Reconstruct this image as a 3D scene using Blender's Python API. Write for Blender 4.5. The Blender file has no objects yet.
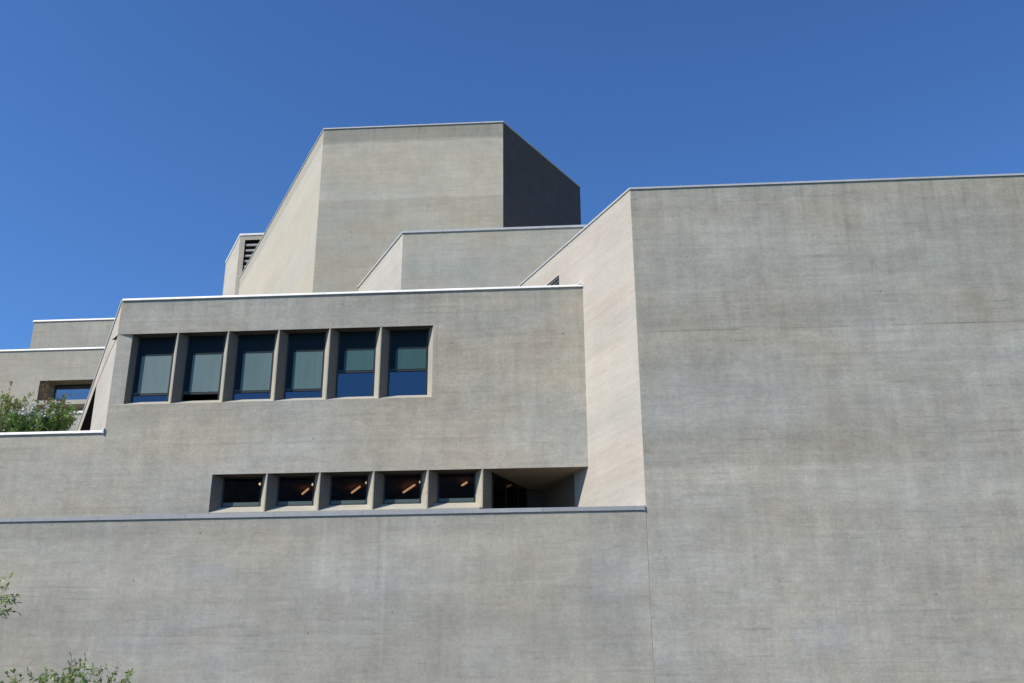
import bpy, math, random
from math import sin, cos, radians, pi, floor
from mathutils import Vector

SC = bpy.context.scene
COL = SC.collection
A = radians(29.11)
LD = Vector((-sin(A), cos(A), 0))        # the building's chamfers run back-left along this
RD = Vector((sin(A), cos(A), 0))         # and back-right along this
Y0, Y1 = 36.0, 39.321                    # street wall, upper storeys
YG = Y1 + .45                            # glass line, upper row
YL = Y1 + .52                            # glass line, lower row
SUN_EL, SUN_PH = radians(44.6), radians(55.5)

# ------------------------------------------------------------------ camera
PT, RL, YW = radians(21.8615), radians(-.24147), radians(-3.6963)
fw = Vector((sin(YW)*cos(PT), cos(YW)*cos(PT), sin(PT)))
ri = Vector((cos(YW), -sin(YW), 0)); up = ri.cross(fw)
ri2 = cos(RL)*ri + sin(RL)*up; up2 = -sin(RL)*ri + cos(RL)*up
cd = bpy.data.cameras.new('camera'); cam = bpy.data.objects.new('camera', cd); COL.objects.link(cam)
cd.sensor_width = 36; cd.sensor_fit = 'HORIZONTAL'; cd.lens = 1092.48/1024*36
cd.clip_end = 5000
from mathutils import Matrix
M = Matrix((ri2, up2, -fw)).transposed().to_4x4(); M.translation = (0, 0, 1.65)
cam.matrix_world = M
SC.camera = cam

# ------------------------------------------------------------------ light
sd = Vector((-sin(SUN_PH)*cos(SUN_EL), -cos(SUN_PH)*cos(SUN_EL), sin(SUN_EL)))
sl = bpy.data.lights.new('sun', 'SUN'); sl.energy = 4.9; sl.angle = radians(.53); sl.color = (1, .94, .85)
so = bpy.data.objects.new('sun', sl); COL.objects.link(so)
so.rotation_euler = sd.to_track_quat('Z', 'Y').to_euler(); so.location = (-30, -20, 60)
w = bpy.data.worlds.new('World'); SC.world = w; w.use_nodes = True
nt = w.node_tree; nt.nodes.clear()
sk = nt.nodes.new('ShaderNodeTexSky'); sk.sky_type = 'NISHITA'; sk.sun_disc = False
sk.sun_elevation = SUN_EL; sk.sun_rotation = math.atan2(sd.x, sd.y)
sk.altitude = 100; sk.air_density = 1.0; sk.dust_density = .1; sk.ozone_density = 2.2
hs = nt.nodes.new('ShaderNodeHueSaturation'); hs.inputs['Saturation'].default_value = 1.0
bg = nt.nodes.new('ShaderNodeBackground'); bg.inputs[1].default_value = .1
wo = nt.nodes.new('ShaderNodeOutputWorld')
nt.links.new(sk.outputs[0], hs.inputs['Color']); sm = nt.nodes.new('ShaderNodeMix'); sm.data_type = 'RGBA'; sm.blend_type = 'MULTIPLY'; sm.inputs[0].default_value = 1; sm.inputs[7].default_value = (.84*.085/.095, 1.36*.085/.26, 2.0*.085/.66, 1)
ga = nt.nodes.new('ShaderNodeGamma'); ga.inputs[1].default_value = 1.32
dk = nt.nodes.new('ShaderNodeMix'); dk.data_type = 'RGBA'; dk.blend_type = 'DARKEN'; dk.inputs[0].default_value = 1; dk.inputs[7].default_value = (2.2, 1.7, 1.35, 1)
sc_ = nt.nodes.new('ShaderNodeMix'); sc_.data_type = 'RGBA'; sc_.blend_type = 'MULTIPLY'; sc_.inputs[0].default_value = 1; sc_.inputs[7].default_value = (.95, 2.6, 6.6, 1)
nt.links.new(hs.outputs[0], sm.inputs[6]); nt.links.new(sm.outputs[2], ga.inputs[0]); nt.links.new(ga.outputs[0], dk.inputs[6]); nt.links.new(dk.outputs[2], sc_.inputs[6]); nt.links.new(sc_.outputs[2], bg.inputs[0]); nt.links.new(bg.outputs[0], wo.inputs[0])
SC.view_settings.view_transform = 'Standard'; SC.view_settings.look = 'None'
SC.view_settings.exposure = 0; SC.view_settings.gamma = 1
SC.cycles.max_bounces = 8

# ------------------------------------------------------------------ materials
class NT:
    def __init__(s, name):
        s.m = bpy.data.materials.new(name); s.m.use_nodes = True
        s.t = s.m.node_tree; s.b = s.t.nodes['Principled BSDF']; s.out = s.t.nodes['Material Output']
    def n(s, ty, **k):
        o = s.t.nodes.new(ty)
        for a, v in k.items(): setattr(o, a, v)
        return o
    def set(s, sock, v):
        if hasattr(v, 'is_output') or isinstance(v, bpy.types.NodeSocket): s.t.links.new(v, sock)
        else: sock.default_value = v
    def math(s, op, a, b=None, c=None, clamp=False):
        o = s.n('ShaderNodeMath', operation=op, use_clamp=clamp); s.set(o.inputs[0], a)
        if b is not None: s.set(o.inputs[1], b)
        if c is not None: s.set(o.inputs[2], c)
        return o.outputs[0]
    def comb(s, x, y, z):
        o = s.n('ShaderNodeCombineXYZ')
        for i, v in enumerate((x, y, z)): s.set(o.inputs[i], v)
        return o.outputs[0]
    def noise(s, vec, scale, detail=3, rough=.55):
        o = s.n('ShaderNodeTexNoise'); s.set(o.inputs['Vector'], vec)
        o.inputs['Scale'].default_value = scale; o.inputs['Detail'].default_value = detail; o.inputs['Roughness'].default_value = rough
        return o.outputs['Fac']
    def rng(s, v, a, b, c, d, clamp=True):
        o = s.n('ShaderNodeMapRange', clamp=clamp); s.set(o.inputs[0], v)
        for i, q in enumerate((a, b, c, d)): s.set(o.inputs[i+1], q)
        return o.outputs[0]
    def mix(s, f, a, b, blend='MIX'):
        o = s.n('ShaderNodeMix', data_type='RGBA', blend_type=blend); s.set(o.inputs[0], f); s.set(o.inputs[6], a); s.set(o.inputs[7], b)
        return o.outputs[2]
    def wn(s, vec):
        o = s.n('ShaderNodeTexWhiteNoise', noise_dimensions='3D'); s.set(o.inputs[0], vec); return o.outputs[0]

def concrete(name, warm=(.44, .42, .375), cool=(.41, .408, .392), mult=1.0, bands=(), seams=(), contrast=1.0, seed=0, marks=(), vjoint=(), streak=1.0, drips=()):
    """board-marked cast concrete, in world coordinates; bands = (z, factor) for the successive pours"""
    warm = (warm[0]*1.055, warm[1]*1.01, warm[2]*.88); cool = (cool[0]*1.035, cool[1]*1.005, cool[2]*.885)
    k = NT(name); g = k.n('ShaderNodeNewGeometry')
    sx = k.n('ShaderNodeSeparateXYZ'); k.t.links.new(g.outputs['Position'], sx.inputs[0])
    x, y, z = sx.outputs
    u = k.math('MULTIPLY_ADD', y, .8, x)
    us = k.math('ADD', u, seed*17.3)
    wob = k.noise(k.comb(k.math('MULTIPLY', us, .15), seed, 0), 1, 2)
    zz = k.math('MULTIPLY_ADD', wob, .05, z)
    bd = .135
    zr = k.math('DIVIDE', zz, bd); row = k.math('FLOOR', zr); fr = k.math('FRACT', zr)
    off = k.wn(k.comb(row, seed+3, 0))
    ul = k.math('MULTIPLY_ADD', off, 9, k.math('DIVIDE', us, 3.2))
    cell = k.math('FLOOR', ul); cf = k.math('FRACT', ul)
    tone = k.wn(k.comb(row, cell, seed))
    panel = k.wn(k.comb(k.math('FLOOR', k.math('DIVIDE', us, 2.44)), k.math('FLOOR', k.math('DIVIDE', z, 1.22)), seed+.5))
    strk = k.noise(k.comb(k.math('MULTIPLY', us, 2.0), seed*3, k.math('MULTIPLY', z, 6.5)), 1, 6, .7)
    strk2 = k.noise(k.comb(k.math('MULTIPLY', us, .38), seed*5, k.math('MULTIPLY', z, 1.1)), 1, 6, .68)
    blot = k.noise(k.comb(k.math('MULTIPLY', us, .16), seed*7, k.math('MULTIPLY', z, .22)), 1, 5, .6)
    blot2 = k.noise(k.comb(us, seed*9, z), .95, 6, .66)
    blot3 = k.noise(k.comb(us, seed*9+4, k.math('MULTIPLY', z, 1.5)), 5.5, 5, .75)
    vert = k.noise(k.comb(k.math('MULTIPLY', us, 3.2), seed*2, k.math('MULTIPLY', z, .5)), 1, 5, .65)
    vmask = k.rng(k.noise(k.comb(us, seed*4+20, z), .3, 3), .45, .65, 0, 1)
    grain = k.noise(k.comb(us, y, z), 10, 4, .8)
    vert2 = k.noise(k.comb(k.math('MULTIPLY', us, 1.15), seed*2+9, k.math('MULTIPLY', z, .16)), 1.6, 5, .7)
    line = k.noise(k.comb(k.math('MULTIPLY', us, .3), seed*6+2, k.math('MULTIPLY', z, 8)), 1, 4, .6)
    lmask = k.rng(k.noise(k.comb(k.math('MULTIPLY', us, .3), seed+60, k.math('MULTIPLY', z, .6)), 1, 4, .6), .42, .62, .15, 1)
    spot = k.noise(k.comb(k.math('MULTIPLY', us, 1.3), seed+70, k.math('MULTIPLY', z, 2.2)), 1, 5, .7)
    def term(v, lo, hi, amp):   # centred multiplicative variation
        return k.rng(v, lo, hi, 1-amp*contrast, 1+amp*contrast)
    val = term(strk, .3, .7, .06*streak)
    for t in (term(strk2, .3, .7, .06*streak), term(vert2, .3, .7, .05), term(blot, .32, .68, .075), term(blot2, .3, .7, .09), term(vert, .3, .7, .065), term(blot3, .3, .7, .06),
              term(tone, 0, 1, .028), term(panel, 0, 1, .018), term(grain, .3, .7, .10)):
        val = k.math('MULTIPLY', val, t)
    val = k.math('MULTIPLY', val, k.math('SUBTRACT', 1, k.math('MULTIPLY', vmask, k.rng(vert, .5, .72, 0, .13*contrast))))
    val = k.math('MULTIPLY', val, k.math('SUBTRACT', 1, k.math('MULTIPLY', lmask, k.rng(line, .57, .64, 0, .13*contrast*streak))))
    val = k.math('MULTIPLY', val, k.math('SUBTRACT', 1, k.rng(spot, .60, .68, 0, .12*contrast)))
    val = k.math('MULTIPLY', val, k.math('ADD', 1, k.rng(spot, .38, .26, 0, .07*contrast)))
    for zt, ln, am in drips:
        dn = k.noise(k.comb(k.math('MULTIPLY', us, 3.6), seed+33, k.math('MULTIPLY', z, .08)), 1, 5, .7)
        fade = k.rng(k.math('SUBTRACT', zt, z), 0, k.math('MULTIPLY', k.rng(dn, .4, .7, .3, 1.2), ln), 1, 0)
        val = k.math('MULTIPLY', val, k.math('SUBTRACT', 1, k.math('MULTIPLY', k.math('MULTIPLY', fade, k.rng(dn, .46, .62, .15, 1)), am)))
    # seams between boards, broken up
    seam = k.math('MULTIPLY', k.rng(fr, 0, .13, 1, 0), k.rng(k.noise(k.comb(k.math('MULTIPLY', us, .7), row, 4), 1, 3), .5, .66, 0, 1))
    endj = k.math('MULTIPLY', k.rng(cf, 0, .008, 1, 0), k.wn(k.comb(cell, row, 9)))
    seam = k.math('MAXIMUM', seam, k.math('MULTIPLY', endj, .7))
    val = k.math('MULTIPLY', val, k.math('SUBTRACT', 1, k.math('MULTIPLY', seam, .085)))
    # faint line at every formwork lift
    pf = k.math('FRACT', k.math('DIVIDE', us, 2.44))
    pj = k.math('MULTIPLY', k.rng(pf, 0, .012, 1, 0), k.rng(blot2, .48, .6, 0, .07))
    val = k.math('MULTIPLY', val, k.math('SUBTRACT', 1, pj))
    # bug holes and small patches
    vo = k.n('ShaderNodeTexVoronoi'); k.set(vo.inputs['Vector'], k.comb(us, y, z)); vo.inputs['Scale'].default_value = 1.15
    hole = k.math('MULTIPLY', k.rng(vo.outputs['Distance'], .03, .06, 1, 0), k.math('GREATER_THAN', k.wn(vo.outputs['Position']), .62))
    val = k.math('MULTIPLY', val, k.math('SUBTRACT', 1, k.math('MULTIPLY', hole, .42)))
    for zs, wd, am in seams:
        d = k.math('ABSOLUTE', k.math('SUBTRACT', z, zs))
        rag = k.rng(k.noise(k.comb(k.math('MULTIPLY', us, .35), zs, 2), 1, 3), .45, .62, .08, 1)
        val = k.math('MULTIPLY', val, k.math('SUBTRACT', 1, k.math('MULTIPLY', k.math('MULTIPLY', k.rng(d, wd*.4, wd, 1, 0), rag), am)))
    for xs, z0, z1, wd, am in vjoint:
        d = k.math('ABSOLUTE', k.math('SUBTRACT', k.math('MULTIPLY_ADD', k.noise(k.comb(0, 3, z), 1.5, 3), .12, x), xs))
        inz = k.math('MULTIPLY', k.math('GREATER_THAN', z, z0), k.math('LESS_THAN', z, z1))
        val = k.math('MULTIPLY', val, k.math('SUBTRACT', 1, k.math('MULTIPLY', k.math('MULTIPLY', k.rng(d, wd*.3, wd, 1, 0), inz), am)))
    tint = k.rng(k.math('ADD', k.math('MULTIPLY', blot, .5), k.math('MULTIPLY', k.noise(k.comb(k.math('MULTIPLY', us, .12), seed*11+5, k.math('MULTIPLY', z, .4)), 1, 5), .5)), .42, .58, 0, 1)
    if bands:
        rp = k.n('ShaderNodeValToRGB'); rp.color_ramp.interpolation = 'LINEAR'
        el = rp.color_ramp.elements; el[0].position = 0; el[0].color = [bands[0][1]*.5]*3+[1]
        pts = []
        for i, (zb, fc) in enumerate(bands[1:], 1):
            pts += [(zb-.05, bands[i-1][1]), (zb+.05, fc)]
        el[1].position = 1; el[1].color = [bands[-1][1]*.5]*3+[1]
        for zb, fc in pts:
            e = el.new(zb/50); e.color = [fc*.5]*3+[1]
        wv = k.noise(k.comb(k.math('MULTIPLY', us, .5), 7, k.math('MULTIPLY', z, 3)), 1, 4)
        k.set(rp.inputs[0], k.math('DIVIDE', k.math('ADD', z, k.math('MULTIPLY', k.math('SUBTRACT', wv, .5), .10)), 50))
        sp = k.n('ShaderNodeSeparateColor'); k.t.links.new(rp.outputs[0], sp.inputs[0])
        val = k.math('MULTIPLY', val, k.math('MULTIPLY', sp.outputs[0], 2))
    for (mx, mz, hx, hz, fc, ct) in marks:       # patched or stained spots
        dx = k.rng(k.math('ABSOLUTE', k.math('SUBTRACT', k.math('MULTIPLY_ADD', blot2, .5, x), mx+.25)), hx*.7, hx*1.15, 1, 0)
        dz = k.rng(k.math('ABSOLUTE', k.math('SUBTRACT', k.math('MULTIPLY_ADD', strk, .4, z), mz+.2)), hz*.6, hz*1.2, 1, 0)
        f = k.math('MULTIPLY', dx, dz)
        val = k.math('MULTIPLY', val, k.math('MULTIPLY_ADD', f, fc-1, 1))
        tint = k.math('MULTIPLY_ADD', f, ct, tint, clamp=True) if ct > 0 else k.math('MULTIPLY_ADD', f, ct, tint)
    col = k.mix(tint, (*warm, 1), (*cool, 1))
    pink = k.math('MULTIPLY', k.rng(k.noise(k.comb(us, seed+40, k.math('MULTIPLY', z, 1.6)), .55, 5), .52, .68, 0, 1), .3)
    col = k.mix(pink, col, (warm[0]*1.04, warm[1]*.965, warm[2]*.965, 1))
    cc = k.n('ShaderNodeCombineColor')
    vm = k.math('MULTIPLY', val, mult)
    for i in range(3): k.set(cc.inputs[i], vm)
    col = k.mix(1, col, cc.outputs[0], 'MULTIPLY')
    k.t.links.new(col, k.b.inputs['Base Color'])
    k.b.inputs['Roughness'].default_value = .88; k.b.inputs['Specular IOR Level'].default_value = .25
    h = k.math('ADD', k.math('MULTIPLY', seam, -.5), k.math('ADD', k.math('MULTIPLY', tone, .25), k.math('ADD', k.math('MULTIPLY', grain, .6), k.math('MULTIPLY', strk, .5))))
    bp = k.n('ShaderNodeBump'); bp.inputs['Strength'].default_value = .35; bp.inputs['Distance'].default_value = .02
    k.t.links.new(h, bp.inputs['Height']); k.t.links.new(bp.outputs[0], k.b.inputs['Normal'])
    return k.m

def plain(name, col, rough=.6, metal=0, var=.12, scale=3, spec=.5, emit=None, es=1):
    k = NT(name); tc = k.n('ShaderNodeNewGeometry')
    f = k.rng(k.noise(tc.outputs['Position'], scale, 5, .65), .3, .7, 1-var, 1+var)
    cc = k.n('ShaderNodeCombineColor')
    for i in range(3): k.set(cc.inputs[i], f)
    k.t.links.new(k.mix(1, (*col, 1), cc.outputs[0], 'MULTIPLY'), k.b.inputs['Base Color'])
    k.b.inputs['Roughness'].default_value = rough; k.b.inputs['Metallic'].default_value = metal
    k.b.inputs['Specular IOR Level'].default_value = spec
    if emit:
        k.b.inputs['Emission Color'].default_value = (*emit, 1); k.b.inputs['Emission Strength'].default_value = es
    return k.m

def metal(name, col, rough=.5, metalness=.3, var=.08):
    k = NT(name); g = k.n('ShaderNodeNewGeometry')
    sx = k.n('ShaderNodeSeparateXYZ'); k.t.links.new(g.outputs['Position'], sx.inputs[0])
    u = k.math('MULTIPLY_ADD', sx.outputs[1], .8, sx.outputs[0])
    sheet = k.wn(k.comb(k.math('FLOOR', k.math('DIVIDE', u, 3.05)), 1, 2))
    jt = k.rng(k.math('FRACT', k.math('DIVIDE', u, 3.05)), 0, .012, .6, 1)
    f = k.math('MULTIPLY', k.math('MULTIPLY', k.rng(k.noise(k.comb(u, sx.outputs[2], 0), 2.2, 5), .3, .7, 1-var, 1+var), k.rng(sheet, 0, 1, .93, 1.05)), jt)
    cc = k.n('ShaderNodeCombineColor')
    for i in range(3): k.set(cc.inputs[i], f)
    k.t.links.new(k.mix(1, (*col, 1), cc.outputs[0], 'MULTIPLY'), k.b.inputs['Base Color'])
    k.b.inputs['Roughness'].default_value = rough; k.b.inputs['Metallic'].default_value = metalness
    return k.m

def glass(name, tint, refl, rc=(1, 1, 1)):
    k = NT(name); k.t.nodes.remove(k.b)
    tr = k.n('ShaderNodeBsdfTransparent'); tr.inputs[0].default_value = (*tint, 1)
    gl = k.n('ShaderNodeBsdfGlossy'); gl.inputs['Roughness'].default_value = .015; gl.inputs['Color'].default_value = (*rc, 1)
    g = k.n('ShaderNodeNewGeometry')
    bp = k.n('ShaderNodeBump'); bp.inputs['Strength'].default_value = .03; bp.inputs['Distance'].default_value = .05
    k.t.links.new(k.noise(g.outputs['Position'], .9, 2), bp.inputs['Height']); k.t.links.new(bp.outputs[0], gl.inputs['Normal'])
    fr = k.n('ShaderNodeFresnel'); fr.inputs[0].default_value = 1.5
    f = k.math('ADD', k.math('MULTIPLY', fr.outputs[0], .9), refl, clamp=True)
    mx = k.n('ShaderNodeMixShader'); k.t.links.new(f, mx.inputs[0]); k.t.links.new(tr.outputs[0], mx.inputs[1]); k.t.links.new(gl.outputs[0], mx.inputs[2])
    k.t.links.new(mx.outputs[0], k.out.inputs[0])
    return k.m

def leafmat(name, c1, c2, c3=None, trans=.3):
    k = NT(name); g = k.n('ShaderNodeNewGeometry')
    r = g.outputs['Random Per Island']
    col = k.mix(k.rng(r, 0, 1, 0, 1), (*c1, 1), (*c2, 1))
    if c3: col = k.mix(k.math('GREATER_THAN', k.math('FRACT', k.math('MULTIPLY', r, 7.3)), .82), col, (*c3, 1))
    col = k.mix(k.rng(k.noise(g.outputs['Position'], 2.5, 2), .35, .65, 0, .5), col, (c1[0]*.6, c1[1]*.6, c1[2]*.6, 1))
    k.t.links.new(col, k.b.inputs['Base Color']); k.b.inputs['Roughness'].default_value = .5
    tl = k.n('ShaderNodeBsdfTranslucent'); k.t.links.new(col, tl.inputs[0])
    mx = k.n('ShaderNodeMixShader'); mx.inputs[0].default_value = trans
    k.t.links.new(k.b.outputs[0], mx.inputs[1]); k.t.links.new(tl.outputs[0], mx.inputs[2]); k.t.links.new(mx.outputs[0], k.out.inputs[0])
    return k.m

MAT = {}
MAT['street'] = concrete('street_wall_concrete', seed=1, mult=.99, contrast=1.1, drips=((9.95, 1.6, .09),), bands=((0, 1.0), (4.2, .97), (7.4, 1.03), (9.3, .95)),
                         vjoint=((-6.55, 5.0, 9.9, .09, -.10), (-6.75, 7.5, 9.9, .05, .10)), marks=((-12.6, 8.1, .9, .35, 1.04, .8), (.9, 7.0, .8, 2.5, .965, .3)))
MAT['right'] = concrete('right_block_concrete', seed=2, mult=.965, contrast=1.25, drips=((22.0, 3.2, .10), (16.3, 1.6, .05)), bands=((0, 1.05), (5.2, 1.03), (9.6, 1.02), (10.1, 1.10), (11.45, .955), (13.0, .98), (15.4, 1.01), (16.4, .92), (17.4, .99), (20.9, .95)),
                        seams=((16.35, .035, .33), (11.4, .04, .10), (5.0, .04, .12)),
                        marks=((7.45, 5.85, .85, .55, 1.07, 1.0), (11.2, 20.4, .6, .35, 1.07, 1.0), (5.2, 14.2, 2.8, 1.6, 1.035, .7), (13.6, 19.5, 2.4, 1.8, 1.0, .8)))
MAT['upper'] = concrete('upper_storey_concrete', warm=(.47, .435, .378), seed=3, mult=.975, contrast=1.15, drips=((19.7, 1.1, .09), (15.25, 1.0, .06)), bands=((0, 1.04), (14.3, 1.0), (15.25, .98), (18.3, .97), (19.2, .92)),
                        seams=((14.95, .03, .12), (13.6, .03, .12), (18.75, .03, .1)))
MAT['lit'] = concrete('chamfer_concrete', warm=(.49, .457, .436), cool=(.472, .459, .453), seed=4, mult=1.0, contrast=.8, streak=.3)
MAT['tower'] = concrete('tower_concrete', warm=(.44, .415, .36), cool=(.415, .41, .385), seed=5, mult=1.0, contrast=.8, drips=((35.7, .9, .10), (34.8, 1.6, .05)),
                        bands=((0, .98), (27.1, .96), (31.1, 1.11), (34.82, .78)), seams=((27.1, .06, .2), (34.82, .06, .28), (34.78, .04, .2), (31.1, .04, .1), (29.1, .04, .06)))
MAT['shade'] = concrete('shade_dark_concrete', warm=(.125, .105, .10), cool=(.115, .10, .10), seed=6, mult=.8, contrast=.9)  # shade painted into the colour: tower's right side, window soffits, niche back
MAT['pent'] = concrete('penthouse_concrete', warm=(.44, .42, .37), cool=(.405, .412, .40), seed=7, mult=1.0, contrast=.85, drips=((25.9, 1.2, .08),), seams=((24.2, .04, .1),))
MAT['wing'] = concrete('wing_concrete', warm=(.47, .44, .39), cool=(.44, .435, .41), seed=8, mult=.97, contrast=.8, drips=((25.3, 1.0, .08),), seams=((24.1, .05, .14), (26.0, .05, .1)))
MAT['pier'] = concrete('pier_concrete', warm=(.47, .44, .385), seed=9, mult=.95, contrast=.5)
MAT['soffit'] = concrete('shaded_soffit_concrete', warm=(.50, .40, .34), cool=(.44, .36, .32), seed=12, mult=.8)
MAT['pier_side'] = concrete('pier_shaded_side_concrete', warm=(.21, .185, .16), cool=(.19, .175, .165), seed=13, contrast=.6)  # pier colour darkened to carry the shade on faces turned from the sun
MAT['reveal_shade'] = concrete('reveal_shade_concrete', warm=(.19, .155, .12), cool=(.165, .14, .115), seed=16)  # concrete with the shade of the recesses put into its colour
MAT['roof'] = plain('roof_gravel', (.10, .095, .09), .95, var=.25, scale=18)
MAT['white_metal'] = metal('pale_coping_metal', (.88, .85, .80), .5, .04)
MAT['zinc'] = metal('zinc_coping_metal', (.40, .40, .385), .5, .12)
MAT['zinc_pale'] = metal('light_zinc_coping_metal', (.55, .55, .53), .5, .12)
MAT['frame'] = plain('dark_window_frame', (.018, .020, .021), .45, .1)
MAT['sash'] = plain('grey_green_sill_panel', (.075, .11, .10), .5, .1)
MAT['pane_shade'] = plain('navy_pane_shade', (.006, .016, .022), .6, spec=.2)  # navy stands in for shade at the top and left of the panes
MAT['room'] = plain('dark_room', (.05, .034, .024), .9)
MAT['room_ceiling'] = plain('brown_room_ceiling', (.09, .055, .035), .8)
MAT['black'] = plain('black_void', (.008, .008, .01), .9)
MAT['louver'] = plain('louver_slats', (.30, .30, .29), .6, .2)
MAT['louver_dark'] = plain('dark_louver_slats', (.10, .11, .12), .6, .2)
MAT['lamp'] = plain('glowing_tube', (.9, .7, .5), .5, emit=(1, .56, .30), es=.75)
MAT['globe'] = plain('glowing_globe', (.9, .8, .6), .5, emit=(1, .78, .5), es=1.3)
MAT['wood'] = plain('lamp_wood', (.25, .09, .03), .5)
MAT['glass'] = glass('blue_tinted_glass', (.30, .36, .40), .13, (.46, .66, .92))
MAT['glass_dark'] = glass('dark_clear_glass', (.78, .78, .75), .0, (.10, .10, .095))
MAT['glass_wing'] = glass('wing_glass', (.2, .25, .3), .35, (.7, .85, 1))
def blindmat(i, c): 
    k = NT('roller_blind_fabric_%s' % 'abcdef'[i]); g = k.n('ShaderNodeNewGeometry')
    sx = k.n('ShaderNodeSeparateXYZ'); k.t.links.new(g.outputs['Position'], sx.inputs[0])
    v = k.rng(k.noise(k.comb(k.math('MULTIPLY', sx.outputs[0], 5), 0, k.math('MULTIPLY', sx.outputs[2], .5)), 1, 3), .3, .7, .93, 1.07)
    cc = k.n('ShaderNodeCombineColor')
    for q in range(3): k.set(cc.inputs[q], v)
    k.t.links.new(k.mix(1, (*c, 1), cc.outputs[0], 'MULTIPLY'), k.b.inputs['Base Color']); k.b.inputs['Roughness'].default_value = .9
    k.b.inputs['Specular IOR Level'].default_value = .1
    return k.m
BL = [blindmat(i, (c[0]*(.66-.03*i), c[1]*(.70-.02*i), c[2]*(.70-.015*i))) for i, c in enumerate([(.27, .345, .34), (.25, .325, .325), (.225, .30, .30), (.20, .29, .285), (.12, .225, .225), (.105, .20, .20)])]

# ------------------------------------------------------------------ mesh helpers
class MB:
    def __init__(s): s.v = []; s.f = []; s.mi = []
    def poly(s, pts, mi=0):
        b = len(s.v); s.v += [tuple(p) for p in pts]; s.f.append(list(range(b, b+len(pts)))); s.mi.append(mi)
    def box(s, x0, x1, y0, y1, z0, z1, mi=0):
        s.prism([(x0, y0), (x1, y0), (x1, y1), (x0, y1)], z0, z1, mi)
    def prism(s, fp, z0, z1, mi=0, top=True, bottom=True, side_mi=None):
        n = len(fp); b = len(s.v)
        s.v += [(p[0], p[1], z0) for p in fp]+[(p[0], p[1], z1) for p in fp]
        for i in range(n):
            j = (i+1) % n; s.f.append([b+i, b+j, b+n+j, b+n+i]); s.mi.append(side_mi[i] if side_mi else mi)
        if top: s.f.append([b+n+i for i in range(n)]); s.mi.append(mi)
        if bottom: s.f.append([b+i for i in reversed(range(n))]); s.mi.append(mi)
    def obox(s, o, a, la, b, lb, z0, z1, mi=0):
        """box from point o along horizontal directions a, b"""
        o = Vector((o[0], o[1], 0)); p = [o, o+a*la, o+a*la+b*lb, o+b*lb]
        s.prism([(q.x, q.y) for q in p], z0, z1, mi)
    def wall(s, O, D, cuts_u, cuts_z, holes, mi=0):
        """vertical sheet through O along D, a grid of quads with the cells of holes left open"""
        for i in range(len(cuts_u)-1):
            for j in range(len(cuts_z)-1):
                uc = (cuts_u[i]+cuts_u[i+1])/2; zc = (cuts_z[j]+cuts_z[j+1])/2
                if any(h[0] < uc < h[1] and h[2] < zc < h[3] for h in holes): continue
                p, q = O+D*cuts_u[i], O+D*cuts_u[i+1]
                s.poly([(p.x, p.y, cuts_z[j]), (q.x, q.y, cuts_z[j]), (q.x, q.y, cuts_z[j+1]), (p.x, p.y, cuts_z[j+1])], mi)
    def tube(s, pts, r0, r1=None, seg=6, mi=0):
        r1 = r0 if r1 is None else r1; n = len(pts); rings = []
        for i, p in enumerate(pts):
            p = Vector(p); a = Vector(pts[max(i-1, 0)]); c = Vector(pts[min(i+1, n-1)])
            t = (c-a).normalized(); q = Vector((0, 0, 1)) if abs(t.z) < .9 else Vector((1, 0, 0))
            e1 = t.cross(q).normalized(); e2 = t.cross(e1); r = r0+(r1-r0)*i/(n-1)
            b = len(s.v); s.v += [tuple(p+e1*r*cos(2*pi*k/seg)+e2*r*sin(2*pi*k/seg)) for k in range(seg)]; rings.append(b)
        for a, b in zip(rings, rings[1:]):
            for k in range(seg): s.f.append([a+k, a+(k+1) % seg, b+(k+1) % seg, b+k]); s.mi.append(mi)
        s.f.append([rings[0]+k for k in reversed(range(seg))]); s.mi.append(mi)
        s.f.append([rings[-1]+k for k in range(seg)]); s.mi.append(mi)
    def ball(s, c, r, mi=0):
        b = len(s.v); N, K = 6, 10
        for i in range(N+1):
            for j in range(K):
                th = pi*i/N; ph = 2*pi*j/K
                s.v.append((c[0]+r*sin(th)*cos(ph), c[1]+r*sin(th)*sin(ph), c[2]+r*cos(th)))
        for i in range(N):
            for j in range(K): s.f.append([b+i*K+j, b+i*K+(j+1) % K, b+(i+1)*K+(j+1) % K, b+(i+1)*K+j]); s.mi.append(mi)
    def build(s, name, mats, parent=None, label=None, loc=None, smooth=False):
        me = bpy.data.meshes.new(name); o = Vector(loc or (0, 0, 0))
        me.from_pydata([tuple(Vector(v)-o) for v in s.v], [], s.f)
        for m in (mats if isinstance(mats, (list, tuple)) else [mats]): me.materials.append(m)
        me.polygons.foreach_set('material_index', s.mi)
        if smooth: me.polygons.foreach_set('use_smooth', [True]*len(s.f))
        me.validate(); me.update()
        ob = bpy.data.objects.new(name, me); COL.objects.link(ob); ob.location = o
        if parent: put(ob, parent)
        if label: ob['label'] = label
        return ob

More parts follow.
